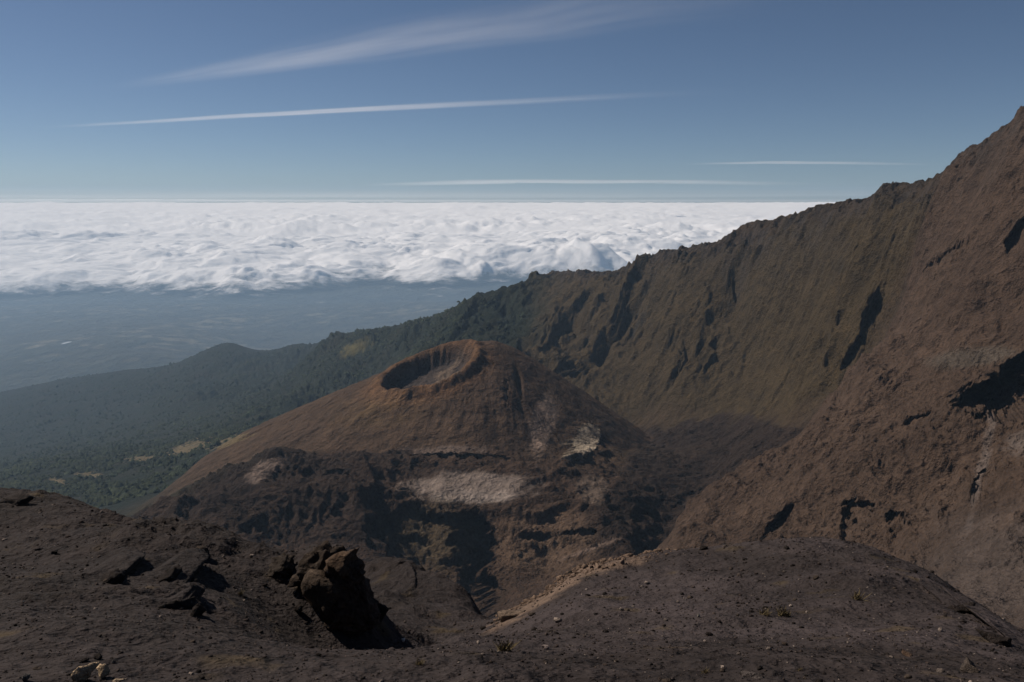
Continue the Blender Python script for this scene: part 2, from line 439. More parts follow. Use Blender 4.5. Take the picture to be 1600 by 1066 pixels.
lf = cn * np.clip(.45 + .9 * n1 + .5 * sstep(0, -300, X - APEX[0]), 0, 1)
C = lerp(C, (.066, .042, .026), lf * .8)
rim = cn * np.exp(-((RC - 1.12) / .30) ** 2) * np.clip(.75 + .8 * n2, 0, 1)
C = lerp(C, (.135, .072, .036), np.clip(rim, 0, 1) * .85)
C = lerp(C, (.046, .036, .032), cn * (1 - sstep(.8, .98, RC)))
C = lerp(C, (.11, .07, .03), cn * near_px(PX, PY, 590, 645, 70, 24, -.1, .6) * np.clip(.4 + n2, 0, 1) * .6)
def paint(c, cx, cy, rx, ry, an, y0, y1, amt=1.0, soft=.3, j=.35):
    global C
    m = near_px(PX, PY, cx, cy, rx, ry, an, soft, j * (n2 + .6 * n3)) * (Y > y0 * .9) * (Y < (y1 * 1.45 if cx > 1100 else y1))
    C = lerp(C, c, m * amt)
PALE = (.17, .135, .115)
paint(PALE, 735, 762, 92, 24, 0, 1020, 1230, .95, .25); paint((.24, .20, .175), 735, 778, 70, 9, 0, 1020, 1230, .6, .6, .8)
paint((.17, .125, .10), 848, 662, 19, 46, .25, 1200, 1520, .95, .3, .3); paint((.30, .25, .19), 906, 690, 20, 29, .5, 1200, 1560, .8, .2, .9)
paint((.16, .12, .10), 412, 735, 30, 12, -.5, 1000, 1300, .8, .3, .8); paint((.12, .09, .075), 700, 705, 60, 7, 0, 1150, 1320, .7, .4, 1)
paint((.12, .09, .07), 925, 765, 22, 22, 0, 1000, 1300, .7, .3, .5); paint((.13, .095, .07), 700, 575, 22, 12, -.6, 1380, 1540, .9, .4, 1)
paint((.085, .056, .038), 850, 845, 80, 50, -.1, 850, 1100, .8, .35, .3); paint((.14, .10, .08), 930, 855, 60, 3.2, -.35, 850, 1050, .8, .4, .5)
paint((.07, .053, .032), 680, 840, 60, 50, .2, 880, 1100, .7, .4, .5)
paint((.15, .12, .105), 1535, 730, 7, 90, .22, 380, 560, .6, .5, .9); paint((.11, .09, .08), 1595, 690, 22, 20, -.4, 380, 560, .6, .6, 1.2)
paint((.075, .062, .05), 1520, 560, 66, 15, -.1, 520, 760, .8, .3, .2)
paint((.060, .050, .046), 1560, 900, 120, 100, 0, 300, 480, .6, .6, .4)
# vegetated outer slopes
forest_m = sstep(1900, 2250, Y - .55 * X + 260 * n1 - 150 ) * (1 - sstep(-60, 120, X - .02 * Y - 60 * n1)) * (1 - cn)
forest_m = np.clip(forest_m + sstep(0, .5, (Y - 3700) / 900), 0, 1) * (1 - cn)
C = lerp(C, (.011, .015, .009), forest_m * np.clip(.95 + .4 * n1, 0, 1))
low_m = (1 - sstep(-430, -300, X)) * sstep(1250, 1500, Y - X * .3) * (1 - cn)
C = lerp(C, (.018, .019, .010), np.clip(low_m, 0, 1) * (1 - forest_m))
for (cx, cy, rx, ry, an) in ((298, 699, 32, 8, -.3), (368, 691, 30, 9, -.12), (225, 716, 22, 4, -.1), (138, 742, 16, 3, 0), (90, 752, 12, 4, .3)):
    paint((.125, .095, .05), cx, cy, rx, ry, an, 1700, 4200, .9, .35, 1.7)
paint((.11, .09, .03), 555, 543, 22, 8, -.4, 3000, 5200, .7, .5, 1.2)

# split the sheet into the pieces of terrain one can name
lab = np.zeros(X.shape, np.int8)                       # 0 crater floor
lab[(X > 130) & (Y < 1150) | (Y >= 1150) & (MK['dr'] < 300) & (X > -120)] = 1   # crater wall
lab[(X < -.02 * Y) & (Y > 1900) | (Y > 4300) | ((X < -430) & (Y > 1300))] = 2                       # forested slopes
lab[cone_m > .5] = 3
F = grid_faces(*X.shape)
flab = lab[:-1, :-1]
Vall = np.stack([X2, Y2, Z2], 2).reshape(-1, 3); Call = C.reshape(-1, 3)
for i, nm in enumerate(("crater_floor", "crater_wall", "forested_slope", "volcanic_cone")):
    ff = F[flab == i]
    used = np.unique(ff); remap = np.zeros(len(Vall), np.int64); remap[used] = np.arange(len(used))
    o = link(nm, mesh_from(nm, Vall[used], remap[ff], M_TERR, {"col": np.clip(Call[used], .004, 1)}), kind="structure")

# ------------------------------------------------------------------ the plain far below
A3 = cols(420, .80, 1.1, 12)
Y3 = np.geomspace(9650, 21800, 260)
XX = A3[None] * Y3[:, None]; YY = np.repeat(Y3[:, None], len(A3), 1)
ZZ = tps_grid(BASE, A3, Y3, 120, 60) + 48 * fbm(XX / 1400, YY / 1400, 5, 201) * sstep(9650, 12000, YY)
edge_n = fbm(XX / 420, YY / 420, 4, 203)
nf = fbm(XX / 2600, YY / 2600, 5, 205)
CF = np.zeros(XX.shape + (3,)) + np.array((.045, .045, .032))
CF = lerp(CF, (.022, .028, .019), np.clip(.6 + 1.3 * nf - .8 * sstep(11000, 16000, YY), 0, 1))  # darker land tone in patches, with cloud shadow put into the colour
CF = lerp(CF, (.15, .13, .09), sstep(.1, .5, edge_n + .7 * nf) * .7 * sstep(10000, 13500, YY))
link("plain", mesh_from("plain", np.stack([XX, YY, ZZ], 2).reshape(-1, 3), grid_faces(*XX.shape).reshape(-1, 4), M_FAR, {"col": CF.reshape(-1, 3)}), kind="structure")
# the same plain going on under the cloud deck, beyond the hazy air
R4 = np.geomspace(22200, 620000, 60); A4 = np.linspace(-1.6, 1.6, 40)
X4 = A4[None] * R4[:, None]; Y4 = np.repeat(R4[:, None], 40, 1); Z4 = np.full(X4.shape, -2850.0)
link("distant_plain", mesh_from("distant_plain", np.stack([X4, Y4, Z4], 2).reshape(-1, 3), grid_faces(60, 40).reshape(-1, 4), M_FAR, {"col": np.tile((.04, .045, .04), (2400, 1))}), kind="structure")

# ------------------------------------------------------------------ foreground ash slope
FGR = [(-200, 740, 48), (0, 772, 45), (60, 782, 44), (130, 803, 42), (190, 832, 40), (250, 852, 38), (330, 864, 36), (390, 872, 32), (430, 870, 29.5), (470, 868, 27.5), (510, 864, 26), (532, 862, 25.4)]
FGR2 = [(800, 962, 35), (850, 936, 35), (905, 902, 36), (940, 886, 36), (1000, 873, 38), (1100, 862, 40), (1240, 853, 40), (1310, 864, 39), (1400, 892, 36), (1500, 935, 31), (1600, 992, 26), (1700, 1045, 22)]
FGM = [(560, 893, 52), (605, 874, 52), (650, 890, 50), (735, 935, 46), (762, 975, 42)]
FGI = [(0, 850, 29), (0, 950, 15), (0, 1066, 7.6), (400, 1066, 8), (800, 1066, 8), (1200, 1066, 8), (1600, 1066, 9), (200, 900, 21), (300, 905, 22), (440, 945, 23.5), (490, 962, 23.6), (535, 975, 23.6), (580, 985, 24.5), (575, 960, 29),
       (620, 960, 34), (700, 975, 34), (400, 1000, 13.5), (700, 1010, 15), (770, 990, 27), (900, 960, 23), (1000, 930, 27), (1200, 920, 25), (1200, 1000, 13.5), (1400, 960, 20), (1500, 1010, 14.5), (800, 1030, 11.5),
       (1600, 1040, 12.5), (800, 1250, 5), (0, 1250, 5), (1600, 1250, 5), (600, 905, 45), (660, 930, 42), (560, 930, 42)]
fp = [W(*p) for p in FGR + FGR2 + FGM + FGI]
for (px, py, Yv) in FGR + FGR2:
    fp.append(W(px, py + 70, Yv * 1.22))
for (px, py, Yv) in FGM:
    fp.append(W(px, py + 60, Yv * 1.2))
for a in (-1.0, -0.5, -.2, 0.1, 0.4, 0.8):
    for Yv, t in ((85, -.74), (150, -.80)):
        fp.append((a * Yv, Yv, t * Yv))
FGT = TPS(fp, 1e-4)
A5 = cols(740, .80, 1.6, 20)
Y5 = np.concatenate([np.geomspace(3.0, 60, 470)[:-1], np.geomspace(60, 165, 40)])
X5 = A5[None] * Y5[:, None]; YY5 = np.repeat(Y5[:, None], len(A5), 1)
def fg_relief(x, y):
    z = FGT(x, y)
    q = sstep(5, 25, y)
    left = 1 - sstep(-3, 2, x)
    z = z + .55 * fbm(x / 6.5, y / 6.5, 4, 301) * (.35 + .65 * q)
    z = z + (.16 + .35 * left * q) * ridged(x / 2.3, y / 2.3, 4, 311, .55) * (.25 + .75 * sstep(-.1, .5, noise(x / 5, y / 5, 317)))
    z = z + .05 * fbm(x / .6, y / .6, 3, 321) + .02 * noise(x / .17, y / .17, 331)
    return z
Z5 = fg_relief(X5, YY5)
px5, py5 = P(X5, YY5, Z5)
# broken earthen bank with an undercut, and clefts
D5 = np.zeros_like(X5)
j5 = .3 * fbm(X5 / 1.1, YY5 / 1.1, 4, 341, .6)
for (cx, cy, rx, ry, an, dep) in ((165, 893, 26, 13, .3, 1.6), (270, 897, 26, 14, .1, 1.8), (450, 895, 5, 20, 0, 1.2), (635, 905, 9, 22, -.4, 1.5), (285, 935, 22, 8, .1, .8), (70, 870, 22, 8, .1, .9), (1560, 975, 50, 10, .62, 1.2), (1490, 940, 40, 9, .5, 1.0)):
    mm = near_px(px5, py5, cx, cy, rx, ry, an, .2, j5)
    D5 += mm * dep
c1 = fbm(X5 / 7, YY5 / 7, 4, 351); c2 = fbm(X5 / 1.2, YY5 / 1.2, 4, 357)
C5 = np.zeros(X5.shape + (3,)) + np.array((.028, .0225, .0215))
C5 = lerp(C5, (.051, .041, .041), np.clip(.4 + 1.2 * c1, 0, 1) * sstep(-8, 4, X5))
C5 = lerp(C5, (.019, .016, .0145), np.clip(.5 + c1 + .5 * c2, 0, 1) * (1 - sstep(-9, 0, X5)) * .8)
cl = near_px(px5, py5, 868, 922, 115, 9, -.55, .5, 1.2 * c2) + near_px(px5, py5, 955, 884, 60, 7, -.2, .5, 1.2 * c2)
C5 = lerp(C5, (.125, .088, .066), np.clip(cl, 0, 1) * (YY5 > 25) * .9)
C5 = lerp(C5, (.055, .040, .022), sstep(.28, .5, fbm(X5 / 2.2, YY5 / 2.2, 4, 361)) * .6)
Z5c = Z5 - .1 * D5
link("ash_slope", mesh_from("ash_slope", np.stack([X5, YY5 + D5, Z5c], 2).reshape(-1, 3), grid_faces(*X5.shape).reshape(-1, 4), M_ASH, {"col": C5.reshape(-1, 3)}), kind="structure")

def ground_at(px, py, y0=5.0, y1=60.0):
    """point of the ash slope seen at a photo pixel"""
    ys = np.geomspace(y0, y1, 500)
    u, v = (px - CX) / FPX, (CY - py) / FPX
    kk = ys / (CP + v * SP)
    zz = (v * CP - SP) * kk
    g = fg_relief(u * kk, ys)
    hit = np.nonzero(zz <= g)[0]
    i = hit[0] if len(hit) else len(ys) - 1
    return float(u * kk[i]), float(ys[i]), float(g[i])

# ------------------------------------------------------------------ rocks
def ico(sub):
    import bmesh
    bm = bmesh.new(); bmesh.ops.create_icosphere(bm, subdivisions=sub, radius=1)
    v = np.array([p.co[:] for p in bm.verts]); f = np.array([[q.index for q in p.verts] for p in bm.faces]); bm.free()
    return v, f
ICO1, ICO2, ICO3, ICO4 = ico(1), ico(2), ico(3), ico(5)
def rock_verts(base, seed, sq=(1, .8, .6), rough=.22, planes=14):
    r = np.random.default_rng(seed); v = base[0].copy()
    for _ in range(planes):                                       # chop flat facets
        n = r.normal(size=3); n /= np.linalg.norm(n); d = r.uniform(.42, .8)
        ex = np.clip(v @ n - d, 0, None); v -= ex[:, None] * n * .92
    off = seed * 3.7
    nn = noise(v[:, 0] * 1.7 + off, v[:, 1] * 1.7 + v[:, 2] * 1.3, seed) + .5 * noise(v[:, 2] * 4 + off, v[:, 0] * 4 - v[:, 1] * 3, seed + 5)
    if rough > .33: nn = .35 * nn + .65 * np.round(nn * 2.2) / 2.2
    v *= (1 + rough * nn)[:, None]
    return v * np.array(sq)
def colours(n, base, var, seed):
    r = np.random.default_rng(seed)
    return np.clip(np.array(base)[None] * (1 + var * r.normal(size=(n, 1))), .004, 1)

def boulder(px, py, wpx, label, col, seed, sq=(1, .85, .65), name="boulder", sub=ICO3, sink=.25, group=None, cat="rock", rough=.24):
    x, y, z = ground_at(px, py)
    r = wpx * y / FPX * .5 * 1.03
    v = rock_verts(sub, seed, sq, rough)
    me = mesh_from(name, v, sub[1], M_ROCK, {"col": colours(len(v), col, .12, seed)}, smooth=False)
    return link(name, me, (x, y, z + r * sq[2] * (1 - 2 * sink)), (0, 0, seed * 1.3), (r, r, r), label=label, cat=cat, group=group)

DARK = (.021, .0165, .0145); BRN = (.05, .038, .030); PAL = (.30, .225, .15); GREY = (.10, .09, .083)
# the dark pinnacle: leaning column; its cap block is coloured paler as the sunlit top
bx, by, bz = ground_at(552, 973, 10, 30)
pin = bpy.data.objects.new("rock_pinnacle", None); scene.collection.objects.link(pin)
pin.location = (bx, by, bz); pin["label"] = "dark leaning rock pinnacle with a brown cap paled as its lit top on the ash slope"; pin["category"] = "rock"
S = by / FPX * 1.03                                     # metres per photo pixel there
def column(hpx, prof, seed, col):
    v0, f0 = ICO4
    v = v0.copy()
    t = (v[:, 2] + 1) / 2                                # 0 bottom 1 top
    tt = np.clip(.5 + .5 * np.sign(v[:, 2]) * np.abs(v[:, 2]) ** .75, 0, 1)
    pr = np.array(prof)
    cxx = np.interp(tt, pr[:, 0], pr[:, 1]); wd = np.interp(tt, pr[:, 0], pr[:, 2])
    rad = np.hypot(v[:, 0], v[:, 1]) + 1e-9
    sq = np.clip(np.sqrt(np.clip(1 - v[:, 2] ** 2, 0, 1)), 0, 1) ** .3
    an = np.arctan2(v[:, 1], v[:, 0])
    sx = np.sign(np.cos(an)) * np.abs(np.cos(an)) ** .7; sy = np.sign(np.sin(an)) * np.abs(np.sin(an)) ** .7
    x = cxx + sx * wd * sq; y = sy * wd * .8 * sq; z = tt * hpx
    ns = ridged(an * 1.6 + 3, z / 26, 4, seed, .6) * 9 + 6 * noise(x / 14 + y / 12, z / 9, seed + 3) + 3 * noise(x / 5, z / 3.2 + y / 5, seed + 4)
    x += ns * sx * sq; y += ns * sy * sq
    return np.stack([x, y, z], 1) * S, f0
v, f = column(118, [(0, 2, 48), (.25, -2, 36), (.5, -8, 29), (.72, -12, 26), (.85, -12, 25), (1, -12, 20)], 401, DARK)
link("column", mesh_from("column", v - np.array((0, 0, .12)), f, M_ROCK, {"col": colours(len(v), (.05, .036, .028), .3, 1)}, smooth=False), parent=pin)
v = rock_verts(ICO3, 77, (1.3, 1.1, .7), .42, 9) * 36 * S
cap = link("lit_top_block", mesh_from("lit_top_block", v, ICO3[1], M_ROCK, {"col": colours(len(v), (.065, .043, .029), .25, 2)}, smooth=False), (-17 * S, -2 * S, 104 * S), (0, -.32, .2), parent=pin)
v = rock_verts(ICO3, 78, (1.05, .9, 1.5), .36, 9) * 46 * S
link("shoulder_block", mesh_from("shoulder_block", v, ICO3[1], M_ROCK, {"col": colours(len(v), (.05, .037, .028), .25, 3)}, smooth=False), (-36 * S, 12 * S, 34 * S), (0, .12, .5), parent=pin)
boulder(500, 905, 100, "broad broken brown ledge joining the pinnacle to the slope", (.036, .027, .021), 51, (1.25, .8, .8), sink=.42, name="rock_outcrop", rough=.4, sub=ICO4)
boulder(440, 892, 80, "dark cracked ledge on the crest left of the pinnacle", (.032, .025, .02), 52, (1.3, .8, .6), sink=.45, name="rock_outcrop", rough=.4, sub=ICO4)
boulder(590, 972, 42, "added black rock standing in for the shadow at the right foot of the pinnacle", DARK, 12, (1, .8, .85), sink=.2)  # dark rock shape added in place of the pinnacle's cast shadow
boulder(308, 962, 34, "dark rounded boulder on the open ash left of the pinnacle", DARK, 13, (1, .7, .75), sink=.25)
boulder(468, 958, 20, "small dark upright rock just left of the pinnacle base", DARK, 14, (.7, .7, 1), sink=.2)
boulder(285, 950, 60, "low broken dark outcrop on the left ash slope", (.026, .022, .02), 15, (1.4, .8, .5), sink=.35, name="rock_outcrop", rough=.4)
boulder(175, 906, 56, "ragged black outcrop below the left crest", DARK, 16, (1.4, .8, .55), sink=.35, name="rock_outcrop", rough=.4)
boulder(310, 872, 44, "brown rounded rock on the left crest beside the gully", BRN, 17, (1.2, .8, .6), sink=.3)
boulder(262, 905, 52, "black craggy outcrop right of the ragged one", DARK, 18, (1.3, .8, .6), sink=.35, name="rock_outcrop", rough=.4)
boulder(25, 785, 56, "dark rocky knob topping the far left crest", (.028, .023, .021), 19, (1.5, .8, .45), sink=.45, name="rock_outcrop", rough=.35)
boulder(130, 1064, 50, "pale tan rock slab at the lower left corner", PAL, 20, (1.0, .6, .75), sink=.25, rough=.35)
boulder(163, 1058, 34, "tan broken rock leaning against the pale slab", PAL, 21, (.8, .7, .85), sink=.2, rough=.35)
boulder(186, 1066, 18, "small tan stone at the right of the pale slabs", (.22, .17, .12), 22, (1.2, .7, .5))
boulder(40, 1064, 22, "grey stone at the bottom left corner", GREY, 23, (1.1, .7, .7))
boulder(57, 1047, 15, "flat brown stone above the grey corner stone", BRN, 24, (1.2, .7, .4))
boulder(133, 1035, 16, "dark stone with a bright facet behind the pale slab", DARK, 25, (1.2, .7, .6))
boulder(153, 1029, 20, "black stone behind the top of the pale slab", DARK, 26, (1.2, .7, .6))
boulder(178, 1038, 12, "small grey stone right behind the pale slab", GREY, 27, (.8, .7, .8))
boulder(630, 1003, 11, "small white stone on the ash in the centre foreground", (.4, .35, .3), 28, (1.2, .7, .5))
boulder(852, 1015, 17, "pale grey blocky stone in the centre foreground", (.15, .12, .11), 29, (1, .8, .7))
boulder(935, 888, 18, "pale brown clod topping the lit edge of the mound", (.17, .12, .09), 30, (1.2, .8, .7))
boulder(972, 882, 14, "rounded tan clod on the crest right of the pale one", (.17, .12, .09), 31, (1, .8, .8))
boulder(797, 965, 46, "tan earthen hummock at the lower end of the mound edge", (.13, .095, .07), 32, (1.5, .9, .5), sink=.4)
boulder(1176, 1058, 34, "flat grey brown stone near the bottom right of centre", (.06, .05, .046), 33, (1.4, .8, .35), sink=.35)
boulder(1188, 1046, 13, "dark stone behind the flat grey brown one", DARK, 34, (1, .7, .6))
boulder(1420, 1026, 24, "flat reddish stone on the right foreground ash", (.10, .065, .045), 35, (1.4, .8, .35), sink=.3)
boulder(1092, 965, 9, "tiny white stone standing on the right mound", (.4, .36, .3), 36, (.7, .7, 1))
boulder(1515, 1050, 40, "brown broken block near the bottom right corner", (.06, .048, .04), 37, (1.1, .9, .8), sink=.35, rough=.35)
boulder(1560, 1005, 50, "dark craggy block on the right edge of the mound", DARK, 38, (1.5, .8, .6), sink=.4, rough=.4, name="rock_outcrop")
boulder(1500, 955, 44, "black broken block on the right descending crest", DARK, 39, (1.6, .8, .5), sink=.4, rough=.4, name="rock_outcrop")
boulder(1480, 900, 26, "dark rock on the shoulder of the right crest", (.03, .025, .023), 40, (1.3, .8, .6), sink=.35)

# loose stones on the ash: a shared set of shapes
stone_meshes = []
for i in range(8):
    for tone, c in (("dark", DARK), ("brown", BRN), ("pale", (.20, .16, .135))):
        v = rock_verts(ICO1, 500 + i, (1, .8, .55), .3, 4)
        stone_meshes.append((tone, mesh_from("stone_" + tone, v, ICO1[1], M_ROCK, {"col": colours(len(v), c, .15, 600 + i)}, smooth=False)))
r = np.random.default_rng(99)
for i in range(130):
    while True:
        px, py = r.uniform(-10, 1610), r.uniform(900, 1075)
        x, y, z = ground_at(px, py)
        if y < 32: break
    tone, me = stone_meshes[int(r.choice([0, 1, 2], p=[.45, .33, .22])) + 3 * int(r.integers(8))]
    s_ = min(12.0, math.exp(r.normal(1.3, .45))) * y / FPX
    size_w = "larger" if s_ * FPX / y > 4.2 else "small"
    place = ("left ash slope" if px < 520 else "ash of the central hollow" if px < 900 else "right ash mound") + (" near the bottom edge" if py > 1010 else "")
    link("loose_stone", me, (x, y, z + .25 * s_), (r.normal() * .2, r.normal() * .2, r.uniform(0, 6.3)), (s_, s_, s_), label="%s %s stone lying loose on the %s" % (size_w, tone, place), cat="stone", group="%s %s stones on the %s" % (size_w, tone, place))

def scatter_mesh(name, shapes, faces, pos, size, col, mat, label, stretch=None):
    n_ = len(pos); sh = np.asarray(shapes)[np.arange(n_) % len(shapes)]
    a = r.uniform(0, 6.28, n_)[:, None]; ca, sa = np.cos(a), np.sin(a)
    v = np.stack([sh[..., 0] * ca - sh[..., 1] * sa, sh[..., 0] * sa + sh[..., 1] * ca, sh[..., 2] * (1 if stretch is None else stretch[:, None])], 2) * size[:, None, None] + pos[:, None]
    nb = sh.shape[1]
    f = (faces[None] + (np.arange(n_) * nb)[:, None, None]).reshape(-1, 3)
    me = mesh_from(name, v.reshape(-1, 3), f, mat, {"col": np.repeat(col, nb, 0)}, smooth=False)
    return link(name, me, kind="stuff", label=label)

# gravel: positions first, heights in one go
n = 13000
gy = np.exp(r.uniform(np.log(6), np.log(36), n)); gx = r.uniform(-.78, .78, n) * gy
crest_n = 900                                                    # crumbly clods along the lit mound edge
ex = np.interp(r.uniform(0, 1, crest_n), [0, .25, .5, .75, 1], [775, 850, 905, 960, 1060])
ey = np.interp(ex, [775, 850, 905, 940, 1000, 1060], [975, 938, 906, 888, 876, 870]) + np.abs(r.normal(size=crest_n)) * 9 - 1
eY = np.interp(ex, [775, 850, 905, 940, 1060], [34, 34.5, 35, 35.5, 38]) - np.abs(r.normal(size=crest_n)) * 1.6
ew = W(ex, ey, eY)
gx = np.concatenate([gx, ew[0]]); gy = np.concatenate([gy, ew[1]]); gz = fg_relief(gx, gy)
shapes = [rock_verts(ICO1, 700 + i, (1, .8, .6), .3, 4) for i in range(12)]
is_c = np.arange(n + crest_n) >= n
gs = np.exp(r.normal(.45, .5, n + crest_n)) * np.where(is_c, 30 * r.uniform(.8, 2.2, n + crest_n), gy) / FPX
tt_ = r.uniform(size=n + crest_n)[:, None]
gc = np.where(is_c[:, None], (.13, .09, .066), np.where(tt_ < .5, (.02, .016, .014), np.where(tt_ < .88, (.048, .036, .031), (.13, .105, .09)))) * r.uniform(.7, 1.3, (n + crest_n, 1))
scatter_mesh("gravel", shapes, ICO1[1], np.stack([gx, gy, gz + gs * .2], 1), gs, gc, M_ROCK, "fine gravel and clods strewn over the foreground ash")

# ------------------------------------------------------------------ dry tufts
M_GRASS = terrain_mat("dry_grass", [(.1, .25)], 0.0, base=(.11, .085, .045))
def tuft(px, py, wpx, label, seed, n=60):
    x, y, z = ground_at(px, py); rr = np.random.default_rng(seed)
    R = wpx * y / FPX * .5
    V, Fs = [], []
    for i in range(n):
        a, q = rr.uniform(0, 6.28), R * math.sqrt(rr.uniform()) * .7
        b = np.array((math.cos(a) * q, math.sin(a) * q * .7, -.01)); h = R * rr.uniform(.4, 1.0)
        tip = b + np.array((rr.normal() * .4 * R, rr.normal() * .4 * R, h)); w = R * .06
        o = np.array((math.sin(a), -math.cos(a), 0)) * w
        Fs.append([len(V), len(V) + 1, len(V) + 2, len(V) + 3]); V += [b - o, b + o, tip + o * .2, tip - o * .2]
    link("grass_tuft", mesh_from("grass_tuft", V, Fs, M_GRASS), (x, y, z), label=label, cat="grass tuft", group="dry tufts on the ash")
for (px, py, w, lb) in ((1102, 1052, 20, "straw coloured dry tuft at the bottom right of centre"), (1250, 1049, 14, "small dry tuft right of the straw coloured one"), (1340, 938, 30, "reddish dry tuft on the shaded side of the mound"),
                        (1195, 962, 26, "low dry tuft left of the long one on the mound"), (1225, 962, 34, "long low dry tuft on the middle of the mound"), (790, 1018, 46, "wide low dry tuft in the centre foreground"), (375, 930, 16, "dry tuft below the left earth bank"), (655, 1040, 22, "dry tuft at the bottom centre left")):
    tuft(px, py, w, lb, int(px))

# ------------------------------------------------------------------ forest on the outer slopes (far-off mass)
v1, f1 = ico(1)
n_t = 38000
ty = np.exp(r.uniform(np.log(1950), np.log(9000), n_t * 2)); ta = r.uniform(-.78, .05, n_t * 2)
tx = ta * ty
ci = np.clip(np.searchsorted(A, ta), 0, len(A) - 1); ri = np.clip(np.searchsorted(Yr, ty), 0, len(Yr) - 1)
dens = forest_m[ri, ci] * sstep(.02, -.12, ta + .06 * noise(tx / 300, ty / 300, 803)) * sstep(-.35, .15, fbm(tx / 220, ty / 220, 3, 801)) * (Call.reshape(X.shape + (3,))[ri, ci, 0] < .05)
keep = np.nonzero(r.uniform(size=len(ty)) < dens * .8)[0][:n_t]
tz = Z2[ri, ci]
low = v1[:12]
crowns = []
ib = ico(1)[1]
oct_v = np.array([(1, 0, 0), (0, 1, 0), (-1, 0, 0), (0, -1, 0), (0, 0, 1), (0, 0, -1), (.7, .7, .3), (-.7, .7, .25), (-.7, -.7, .3), (.7, -.7, .3)], float)
oct_f = np.array([(0, 6, 4), (6, 1, 4), (1, 7, 4), (7, 2, 4), (2, 8, 4), (8, 3, 4), (3, 9, 4), (9, 0, 4)])
nk = len(keep)
crowns = [oct_v * (1 + .25 * r.normal(size=(10, 1))) for _ in range(16)]
ts_ = np.exp(r.normal(1.65, .35, nk))
mixn = fbm(tx[keep] / 500, ty[keep] / 500, 3, 805)[:, None]
tc = (np.array((.019, .025, .014)) + np.array((.014, .013, .003)) * np.clip(mixn + .2, 0, 1)) * np.exp(r.normal(0, .2, (nk, 1)))
scatter_mesh("forest", crowns, oct_f, np.stack([tx[keep], ty[keep], tz[keep] + ts_ * .1], 1), ts_, tc, M_FOREST, "dark montane forest covering the hazy slopes beyond the cone", r.uniform(.8, 1.5, nk))

# ------------------------------------------------------------------ pond on the plain
pw = W(105, 546, 13500)
pa = np.linspace(0, 2 * np.pi, 40, endpoint=False)
pr_ = 1 + .25 * noise(np.cos(pa) * 1.3, np.sin(pa) * 1.3, 5)
zp = float(BASE(np.array([[pw[0]]]), np.array([[13500.0]]))[0, 0]) + 22
pv = np.concatenate([[[0, 0, 0]], np.stack([np.cos(pa) * 42 * pr_, np.sin(pa) * 130 * pr_, 0 * pa], 1)])
pf = np.array([[0, i + 1, (i + 1) % 40 + 1] for i in range(40)])
m, nt, N, L = new_mat("pond_water")
o_ = N.new("ShaderNodeOutputMaterial"); b_ = N.new("ShaderNodeBsdfPrincipled"); b_.inputs["Base Color"].default_value = (.5, .5, .48, 1); b_.inputs["Roughness"].default_value = .25; L.new(b_.outputs[0], o_.inputs[0])
link("pond", mesh_from("pond", pv, pf, m), (pw[0], pw[1], zp), kind="structure")

# ------------------------------------------------------------------ sea of clouds
def cloud_mat():
    m, nt, N, L = new_mat("cloud")
    out = N.new("ShaderNodeOutputMaterial")
    df = N.new("ShaderNodeBsdfDiffuse"); df.inputs[0].default_value = (.97, .95, .94, 1)
    tl = N.new("ShaderNodeBsdfTranslucent"); tl.inputs[0].default_value = (.97, .95, .94, 1)
    mx = N.new("ShaderNodeMixShader"); mx.inputs[0].default_value = .15
    L.new(df.outputs[0], mx.inputs[1]); L.new(tl.outputs[0], mx.inputs[2])
    tr = N.new("ShaderNodeBsdfTransparent")
    at = N.new("ShaderNodeAttribute"); at.attribute_name = "thick"
    geo = N.new("ShaderNodeNewGeometry")
    t = N.new("ShaderNodeTexNoise"); t.inputs["Scale"].default_value = 1 / 600; t.inputs["Detail"].default_value = 9; t.inputs["Roughness"].default_value = .65
    L.new(geo.outputs["Position"], t.inputs["Vector"])
    ad = N.new("ShaderNodeMath"); ad.operation = 'MULTIPLY_ADD'; ad.inputs[1].default_value = 1.5; L.new(t.outputs[0], ad.inputs[0]); L.new(at.outputs["Fac"], ad.inputs[2])
    mr = N.new("ShaderNodeMapRange"); mr.interpolation_type = 'SMOOTHSTEP'; mr.inputs[1].default_value = .85; mr.inputs[2].default_value = 1.5; L.new(ad.outputs[0], mr.inputs[0])
    m2 = N.new("ShaderNodeMixShader"); L.new(mr.outputs[0], m2.inputs[0]); L.new(tr.outputs[0], m2.inputs[1]); L.new(mx.outputs[0], m2.inputs[2])
    t2 = N.new("ShaderNodeTexNoise"); t2.inputs["Scale"].default_value = 1 / 520; t2.inputs["Detail"].default_value = 5; t2.inputs["Roughness"].default_value = .55
    L.new(geo.outputs["Position"], t2.inputs["Vector"])
    bp = N.new("ShaderNodeBump"); bp.inputs["Distance"].default_value = 330; bp.inputs["Strength"].default_value = .22
    L.new(t2.outputs[0], bp.inputs["Height"]); L.new(bp.outputs[0], df.inputs["Normal"])
    L.new(m2.outputs[0], out.inputs[0])
    return m
M_CLOUD = cloud_mat()
A6 = cols(640, .8, 1.5, 24)
Y6 = np.concatenate([np.geomspace(14000, 34000, 300)[:-1], np.geomspace(34000, 400000, 150)])
X6 = A6[None] * Y6[:, None]; YY6 = np.repeat(Y6[:, None], len(A6), 1)
def puffs(x, y, sc, seed, o=5, gain=.5):
    s_, a, t = 0, 1.0, 0
    for q in range(o):
        s_ = s_ + a * np.sqrt(noise(x / sc, y / sc, seed + q * 7) ** 2 + .016); t += a
        x = x * 1.02 + 311; y = y * .98 - 177; sc *= .47; a *= gain
    return s_ / t
